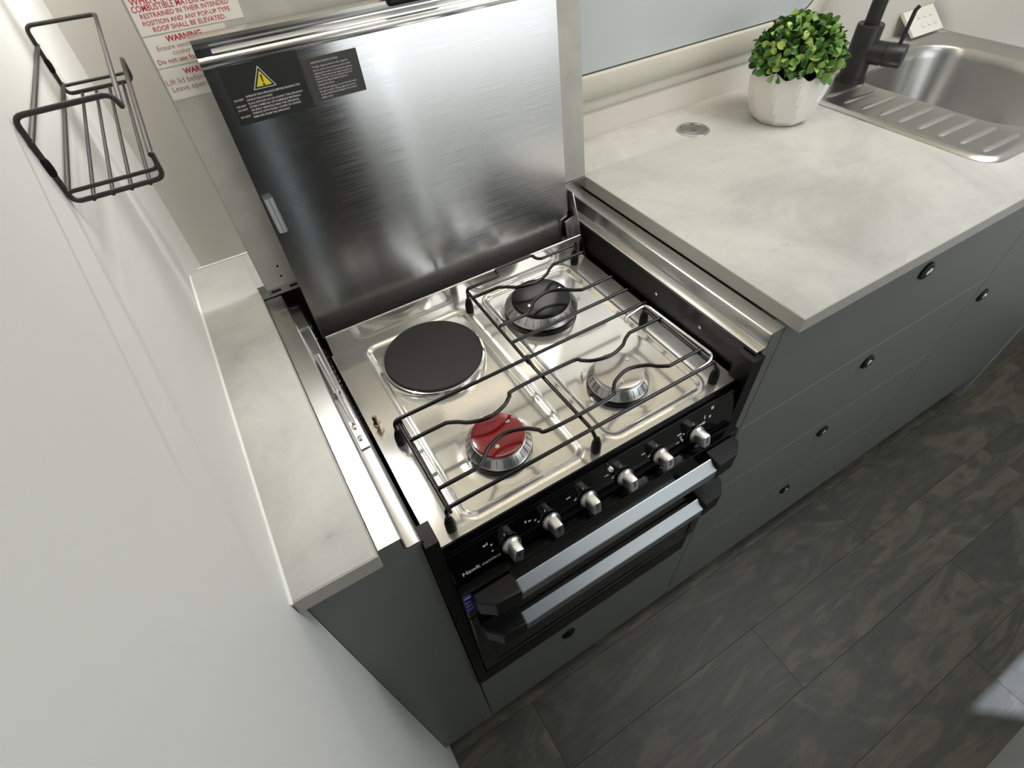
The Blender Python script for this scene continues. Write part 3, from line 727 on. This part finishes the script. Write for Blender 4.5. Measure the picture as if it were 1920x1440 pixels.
# ------------------------------------------------------------------ wire rack on the left wall
def rack():
    cam = Vector((.08339, -.20012, 1.26862)); K = 1.14
    def q(p): return cam+(Vector(p)-cam)*K
    class GG(G):
        def tube(s, pts, r, n=8): return G.tube(s, [q(p) for p in pts], r*K, n)
    r = .00135
    t = thing('wire_rack', 'small dark wire spice rack hanging on the white left wall', 'rack', (.002, .30, 1.12))
    def end_frame(y, hook):
        top = [(.0560, y, 1.1745), (.0535, y, 1.1812)] if hook else [(.0549, y-.004, 1.1805)]
        pts = top + [(.0118, y, 1.1806), (.0118, y, 1.1377), (.0565, y, 1.1377), (.0568, y, 1.1515)]
        if not hook: pts = [(.0556, .14, 1.1750), (.0549, y, 1.1803)] + pts[1:]
        GG().tube(fillet(pts, .0045), r, 10).ob('end_frame', 'wire_rack', t, 60)
        s = .0008 if hook else -.0008
        GG().tube(fillet([(.0118, y, 1.1432), (.0560, y, 1.1432), (.0567, y, 1.1485)], .003), r*.85, 8).ob('cross_rail', 'wire_rack', t, 60)
        G().lathe([(.0012, -.006), (.0021, -.0035), (.0023, -.001), (.0023, .001), (.0021, .0035), (.0012, .006)], q((.0118, y, 1.1565)), (0, 0, 1), 12).ob('rubber_bumper', 'black_matte', t, 40)
    end_frame(.14, True); end_frame(.33, False)
    for x in (.0209, .0302, .0394, .0488):
        GG().tube([(x, .1385, 1.1372), (x, .3325, 1.1366)], r*.8, 8).ob('slat', 'wire_rack', t, 60)
    for x, z, rr in ((.0120, 1.1685, r), (.0124, 1.1435, r), (.0563, 1.1510, r*1.1)):
        GG().tube([(x, .138, z), (x, .3335, z)], rr, 8).ob('side_rail', 'wire_rack', t, 60)
rack()

# ------------------------------------------------------------------ sink, tap, plant, sockets
def sink():
    s = thing('sink', 'stainless steel sink with ribbed drainboard in the right end of the benchtop', 'sink', (1.2, .24, .9))
    n = 12
    def L(x0, x1, y0, y1, r, z): return [(u, v, z) for u, v in rrect(x0, x1, y0, y1, r, n)]
    O = (.972, 1.4545, .064, .424)
    def out(i, r, z): return L(O[0]+i, O[1]-i, O[2]+i, O[3]-i, r, z)
    Bw = (1.103, 1.392, .085, .400)
    def bw(i, r, z): return L(Bw[0]+i, Bw[1]-i, Bw[2]+i, Bw[3]-i, r, z)
    loops = [out(0, .034, .9004), out(.0006, .034, .9012), out(.0065, .031, .9050), out(.0085, .030, .9053), out(.0105, .029, .9048), out(.0140, .027, .9020),
             bw(-.004, .078, .9020), bw(-.001, .075, .9012), bw(.002, .072, .8975), bw(.006, .070, .880), bw(.016, .062, .790), bw(.028, .052, .772), bw(.060, .040, .766)]
    G().loft(loops, False, True).ob('basin', 'sink', s, 50)
    for k in range(9):
        y = .3440-.0312*k; x0 = 1.003; x1 = 1.0935
        gm = G(); pts = [(x0+(x1-x0)*i/10, y) for i in range(11)]
        ls = []
        for i, (x, yy) in enumerate(pts):
            e = min(1, min(i, 10-i)/1.2+.02); h = .0022*e; w = .0052*(.55+.45*e)
            ls.append([(x, yy-w, .9019), (x, yy-w*.45, .9020+h*.8), (x, yy, .9020+h), (x, yy+w*.45, .9020+h*.8), (x, yy+w, .9019)])
        vs = [p for l in ls for p in l]; fs = [(i*5+j, i*5+j+1, (i+1)*5+j+1, (i+1)*5+j) for i in range(10) for j in range(4)]
        gm.add(vs, fs).ob('drain_rib', 'sink', s, 60)
    gm = G(); gm.lathe([(.030, 0), (.030, .0015), (.026, .002), (.022, .0006)], (1.25, .245, .7662), n=32); gm.ob('drain', 'chrome', s, 40)
sink()
def tap():
    t = thing('tap', 'matte black mixer tap standing at the back left of the sink', 'tap', (1.100, .372, .902))
    G().lathe([(.0240, 0), (.0240, .004), (.0205, .005), (.0205, .0815), (.0195, .083)], (1.100, .372, .902), n=36).ob('body', 'tap', t, 40)
    G().tube(fillet([(1.100, .372, .984), (1.100, .372, 1.22), (1.115, .30, 1.24), (1.16, .20, 1.24), (1.16, .195, 1.20)], .04, 8), .0115, 20).ob('spout', 'tap', t, 50)
    c0 = Vector((1.100, .372, .946)); ax = Vector((.32, -.95, 0)).normalized()
    G().lathe([(.0175, .008), (.0175, .036), (.0167, .0365), (.0167, .0375), (.0175, .038), (.0175, .064), (.0168, .065)], c0, ax, 36).ob('valve', 'tap', t, 40)
    p = c0+ax*.052
    G().tube([p+Vector((0, 0, .014)), p+Vector((.003, .000, .062)), p+Vector((.006, -.002, .068))], .0031, 12).ob('lever', 'tap', t, 50)
tap()
def popup():
    p = thing('popup_socket', 'round brushed steel pop-up socket sunk in the benchtop near the window', 'socket', (.748, .389, .9))
    G().lathe([(.0255, 0), (.0255, .0012), (.0240, .0022), (.0205, .0022), (.0198, .0008)], (.748, .389, .9), n=48).ob('bezel', 'trim', p, 40)
    m, nt, b = new_mat('spun_steel'); b.inputs['Metallic'].default_value = 1; b.inputs['Roughness'].default_value = .24; b.inputs['Base Color'].default_value = g(.40)
    b.inputs['Anisotropic'].default_value = .9
    tg = N(nt, 'ShaderNodeTangent', direction_type='RADIAL', axis='Z'); nt.links.new(tg.outputs[0], b.inputs['Tangent'])
    G().lathe([(.0192, .0004), (.0192, .0018), (.0186, .0021), (.0002, .0021)], (.748, .389, .9), n=48, cap1=False).ob('cap', m, p, 40)
popup()
def outlet():
    o = thing('power_outlet', 'white sloping power outlet in the corner behind the sink', 'power outlet', (1.404, .44, .905))
    gm = G(); x0, x1 = 1.350, 1.4465
    gm.prism([(.4250, .9050), (.4650, .9372), (.4600, .9430), (.4195, .9085)], lambda u, w, a: (a, u, w), x0, x1)
    gm.ob('housing', 'white_plastic', o, 30, bevel=.0018)
    nrm = Vector((0, -.0345, .0405)).normalized()
    def F(x, s): return Vector((x, .4195+(.4600-.4195)*s, .9085+(.9430-.9085)*s))
    for row in (.68, .34):
        for k in range(3):
            xc = 1.386+.019*k+(.004 if row < .5 else 0); a = []
            for d in (-.0004, .0011):
                for (dx, ds) in ((-.006, -.10), (.006, -.10), (.006, .10), (-.006, .10)): a.append(F(xc+dx, row+ds)+nrm*d)
            rk = G().hexa(a).ob('rocker_switch', 'white_plastic', o, 0, bevel=.0004)
            a = []
            for d in (.0010, .0013):
                for (dx, ds) in ((-.0045, -.085), (-.0005, -.085), (-.0005, -.05), (-.0045, -.05)): a.append(F(xc+dx, row+ds)+nrm*d)
            G().hexa(a).ob('switch_mark', 'edge_light_mark', rk, 0)
outlet()

def plant():
    cx, cy = .8870, .3440
    t = thing('potted_plant', 'small green boxwood plant in a white faceted pot on the benchtop', 'potted plant', (cx, cy, .9))
    n = 60
    def ringp(r, z, tw, amp, zs=0):
        out = []
        for i in range(n):
            a = 2*math.pi*i/n; f = 1-amp*abs(math.sin(5*a+tw))
            out.append((cx+r*f*math.cos(a), cy+r*f*math.sin(a), z+zs*math.cos(10*a+2*tw)))
        return out
    prof = [(.030, .9003, 0), (.0400, .9008, .2), (.0460, .908, .4), (.0520, .922, .8), (.0560, .938, 1.2), (.0575, .952, 1.6), (.0570, .964, 1.9), (.0555, .9725, 2.1)]
    loops = [ringp(r, z, tw, .055 if i else 0, .0042 if i == len(prof)-1 else 0) for i, (r, z, tw) in enumerate(prof)]
    loops += [ringp(.0525, .972, 2.1, .055, .0042), ringp(.051, .962, 2.0, .0, 0), ringp(.048, .955, 0, 0, 0)]
    G().loft(loops, True, True).ob('pot', 'white', t, 14)
    G().lathe([(.0495, 0), (.045, .006), (.02, .010), (.0004, .011)], (cx, cy, .957), n=28, cap1=False).ob('soil', 'soil', t, 40)
    c0 = Vector((cx-.001, cy-.002, .986)); gm = G()
    rng = random.Random(11)
    dirs = []; m = 150
    for i in range(m):
        zz = 1-1.32*(i+.5)/m; a = i*2.39996; rr = math.sqrt(max(0, 1-zz*zz)); dirs.append(Vector((rr*math.cos(a), rr*math.sin(a), zz)))
    for d in dirs[::3]:
        gm.tube([(cx+d.x*.012, cy+d.y*.012, .962), c0+Vector((d.x*.03, d.y*.03, d.z*.025)), c0+Vector((d.x*.054, d.y*.054, d.z*.046))], .0007, 5)
    gm.ob('stems', 'stem', t, 60)
    metas = []; raw = []
    for L_, w in ((.0140, .0046), (.0122, .0043), (.0160, .0050)):
        vs = []; fs = []; prof = [(0, .12), (.2, .62), (.45, .95), (.7, 1.0), (.9, .62), (1, .12)]
        for u, k in prof:
            z = -.0016*(2*u-1)**2
            vs += [(-w*k, u*L_, z+.0011*k), (0, u*L_, z), (w*k, u*L_, z+.0011*k)]
        for i in range(len(prof)-1):
            for j in (0, 1): fs.append((i*3+j, i*3+j+1, (i+1)*3+j+1, (i+1)*3+j))
        me = bpy.data.meshes.new('leaf'); me.from_pydata(vs, [], fs); me.materials.append(M['leaf'])
        for p in me.polygons: p.use_smooth = True
        metas.append(me); raw.append((vs, fs))
    def place(d, rad, spread):
        base = c0+Vector((d.x*.051, d.y*.051, d.z*.042))*rad
        out = (d*.55 + Vector((rng.uniform(-1, 1), rng.uniform(-1, 1), rng.uniform(-.5, 1)))*spread).normalized()
        up = (d+Vector((rng.uniform(-1, 1), rng.uniform(-1, 1), rng.uniform(0, .8)))*.45)
        x = out.cross(up)
        if x.length < .15: x = out.cross(Vector((.3, .5, .8)))
        x.normalize(); z = x.cross(out).normalized()
        mt = Matrix((x, out, z)).transposed().to_4x4(); mt.translation = base-WL[t]; return mt
    # the outer leaves, each an object; front-facing twigs first
    dd = sorted(dirs, key=lambda d: d.dot(Vector((-.6, -.5, .6))), reverse=True)
    for k in range(298):
        o = bpy.data.objects.new('leaf', metas[rng.randrange(3)]); COL.objects.link(o); o.parent = t
        o.matrix_local = place(dd[k % 112], rng.uniform(.96, 1.10), .8)
    # the leaves behind and inside them, one mesh
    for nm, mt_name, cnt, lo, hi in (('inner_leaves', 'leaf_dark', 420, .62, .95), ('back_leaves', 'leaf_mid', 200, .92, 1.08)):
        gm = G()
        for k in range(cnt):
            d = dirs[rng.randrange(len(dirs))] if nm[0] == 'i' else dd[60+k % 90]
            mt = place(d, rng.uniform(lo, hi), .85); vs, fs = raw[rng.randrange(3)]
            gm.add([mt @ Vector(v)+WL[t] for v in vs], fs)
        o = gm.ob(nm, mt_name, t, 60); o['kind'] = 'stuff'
plant()
